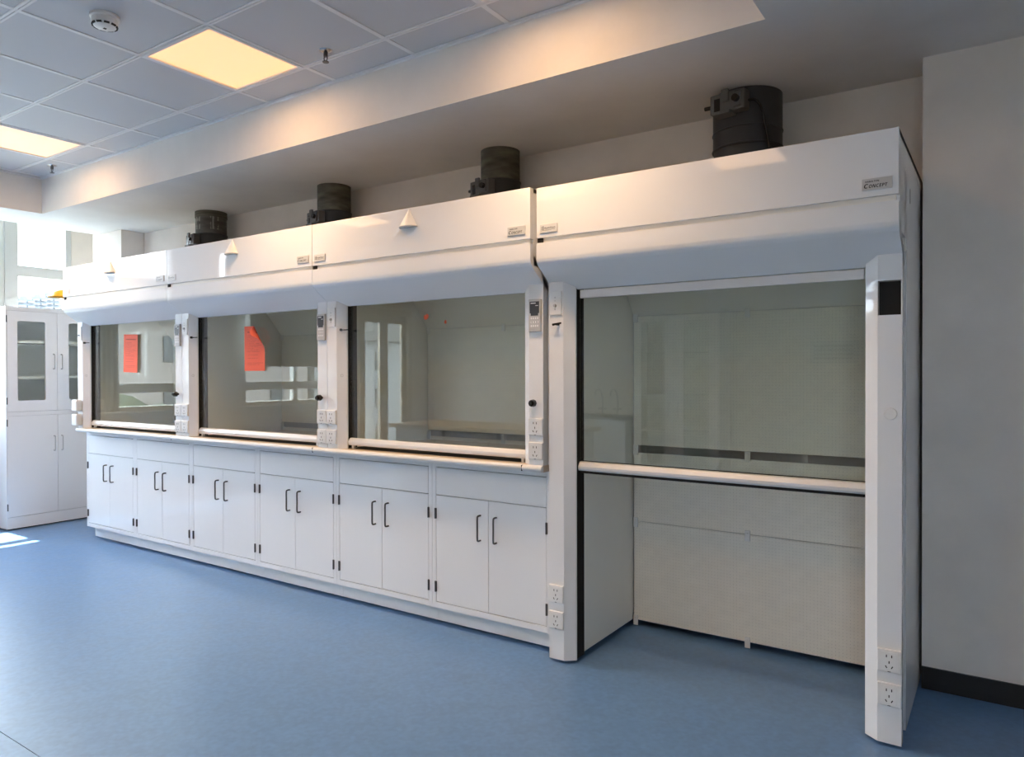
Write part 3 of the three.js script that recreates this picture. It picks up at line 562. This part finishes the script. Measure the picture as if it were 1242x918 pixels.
// ---------------------------------------------------------------- the side of the room behind the viewer, mirrored in the sashes
{
  const o = thing('glazed_cabinet', 'tall white cabinet with two long glass doors against the opposite wall', 'cabinet', [-3.37, 0, 2.6]);
  const w = 1.13, h = w / 2;   // front at z = 0, facing -z
  part('body', [bx(-h, -h + 0.02, 0.1, 2.09, 0, 0.44), bx(h - 0.02, h, 0.1, 2.09, 0, 0.44), bx(-h + 0.02, h - 0.02, 0.1, 2.09, 0.42, 0.44), bx(-h, h, 2.09, 2.13, 0, 0.44), bx(-h, h, 0, 0.1, 0, 0.44)], M.white, o);
  for (const y of [0.6, 1.05, 1.6]) part('shelf', bx(-h + 0.02, h - 0.02, y, y + 0.02, 0.03, 0.42), M.white, o);
  for (const e of [-1, 1]) {
    const a = e < 0 ? -h + 0.005 : 0.002, b = e < 0 ? -0.002 : h - 0.005, f = 0.12;
    const d = part('door', [bx(a, a + f, 0.1, 2.09, -0.02, 0), bx(b - f, b, 0.1, 2.09, -0.02, 0), bx(a + f, b - f, 0.1, 0.2, -0.02, 0), bx(a + f, b - f, 1.99, 2.09, -0.02, 0)], M.white, o);
    part('glass', bx(a + f, b - f, 0.2, 1.99, -0.012, -0.008), M.sash, d);
    part('handle', handle(0.16, 0.89).rotateY(Math.PI).translate(e * 0.06, 0, -0.02), M.aluDark, d);
  }
  const b = thing('sink_bench', 'dark topped sink bench with swan-neck taps against the opposite wall', 'bench', [-4.6, 0, 2.5]);
  part('body', bx(-0.6, 0.6, 0, 0.74, 0.02, 0.54), M.white, b);
  part('bench_top', bx(-0.62, 0.62, 0.74, 0.78, 0, 0.54, 0.004), M.sink, b);
  part('basin', bx(-0.2, 0.3, 0.781, 0.79, 0.1, 0.42, 0.003), M.sink, b);
  for (const x of [0.05, 0.28]) part('tap', [tube([[x, 0.79, 0.46], [x, 1.02, 0.46], [x - 0.01, 1.12, 0.4], [x - 0.02, 1.1, 0.3], [x - 0.02, 1.04, 0.29]], 0.012), rod([x - 0.06, 0.86, 0.46], [x + 0.06, 0.86, 0.46], 0.012)], M.steel, b);
  const u = thing('wall_unit', 'grey box mounted on the opposite wall', 'wall unit', [-1.6, 1.45, 2.93]);
  part('housing', bx(-0.25, 0.25, 0, 0.26, 0, 0.115, 0.01), M.plasticGrey, u); part('grille', [0, 1, 2, 3].map((i) => bx(-0.21, 0.21, 0.05 + i * 0.045, 0.075 + i * 0.045, -0.004, 0.002)), M.hole, u);
  const t = thing('island_bench', 'long white bench with beige top standing in the room', 'bench', [-4.5, 0, 0.3]);
  part('bench_top', bx(-1.1, 1.1, 0.76, 0.8, -0.38, 0.38, 0.006), M.worktop, t);
  for (const x of [-0.7, 0, 0.7]) { const c = part('cupboard', bx(x - 0.33, x + 0.33, 0.08, 0.759, -0.34, 0.34, 0.003), M.white, t); part('handle', handle(0.12, 0.6).rotateY(Math.PI).translate(x + 0.25, 0, -0.34), M.aluDark, c); }
  part('plinth', bx(-1.0, 1.0, 0, 0.081, -0.3, 0.3), M.white, t);
  const d = struct('door_1', null, null, 'beige framed glazed double door in the window wall');
  part('door_frame', [bx(XL - 0.15, XL + 0.03, 0, 2.3, 1.4, 1.48), bx(XL - 0.15, XL + 0.03, 0, 2.3, 2.42, 2.5), bx(XL - 0.15, XL + 0.03, 2.22, 2.3, 1.48, 2.42)], M.door, d);
  for (const [a, b] of [[1.482, 1.949], [1.951, 2.418]]) {
    const f = part('door_leaf', [bx(XL - 0.08, XL - 0.03, 0.005, 2.218, a, a + 0.08), bx(XL - 0.08, XL - 0.03, 0.005, 2.218, b - 0.08, b), bx(XL - 0.08, XL - 0.03, 0.005, 0.3, a + 0.08, b - 0.08), bx(XL - 0.08, XL - 0.03, 2.1, 2.218, a + 0.08, b - 0.08)], M.door, d);
    part('door_glass', bx(XL - 0.058, XL - 0.052, 0.3, 2.1, a + 0.08, b - 0.08), M.pane, f);
  }
  part('door_handle', [rod([XL - 0.03, 1.0, 1.91], [XL + 0.03, 1.0, 1.91], 0.01), rod([XL + 0.03, 1.0, 1.91], [XL + 0.03, 1.0, 1.79], 0.01)], M.steel, d);
}
renderer.render(scene, camera);
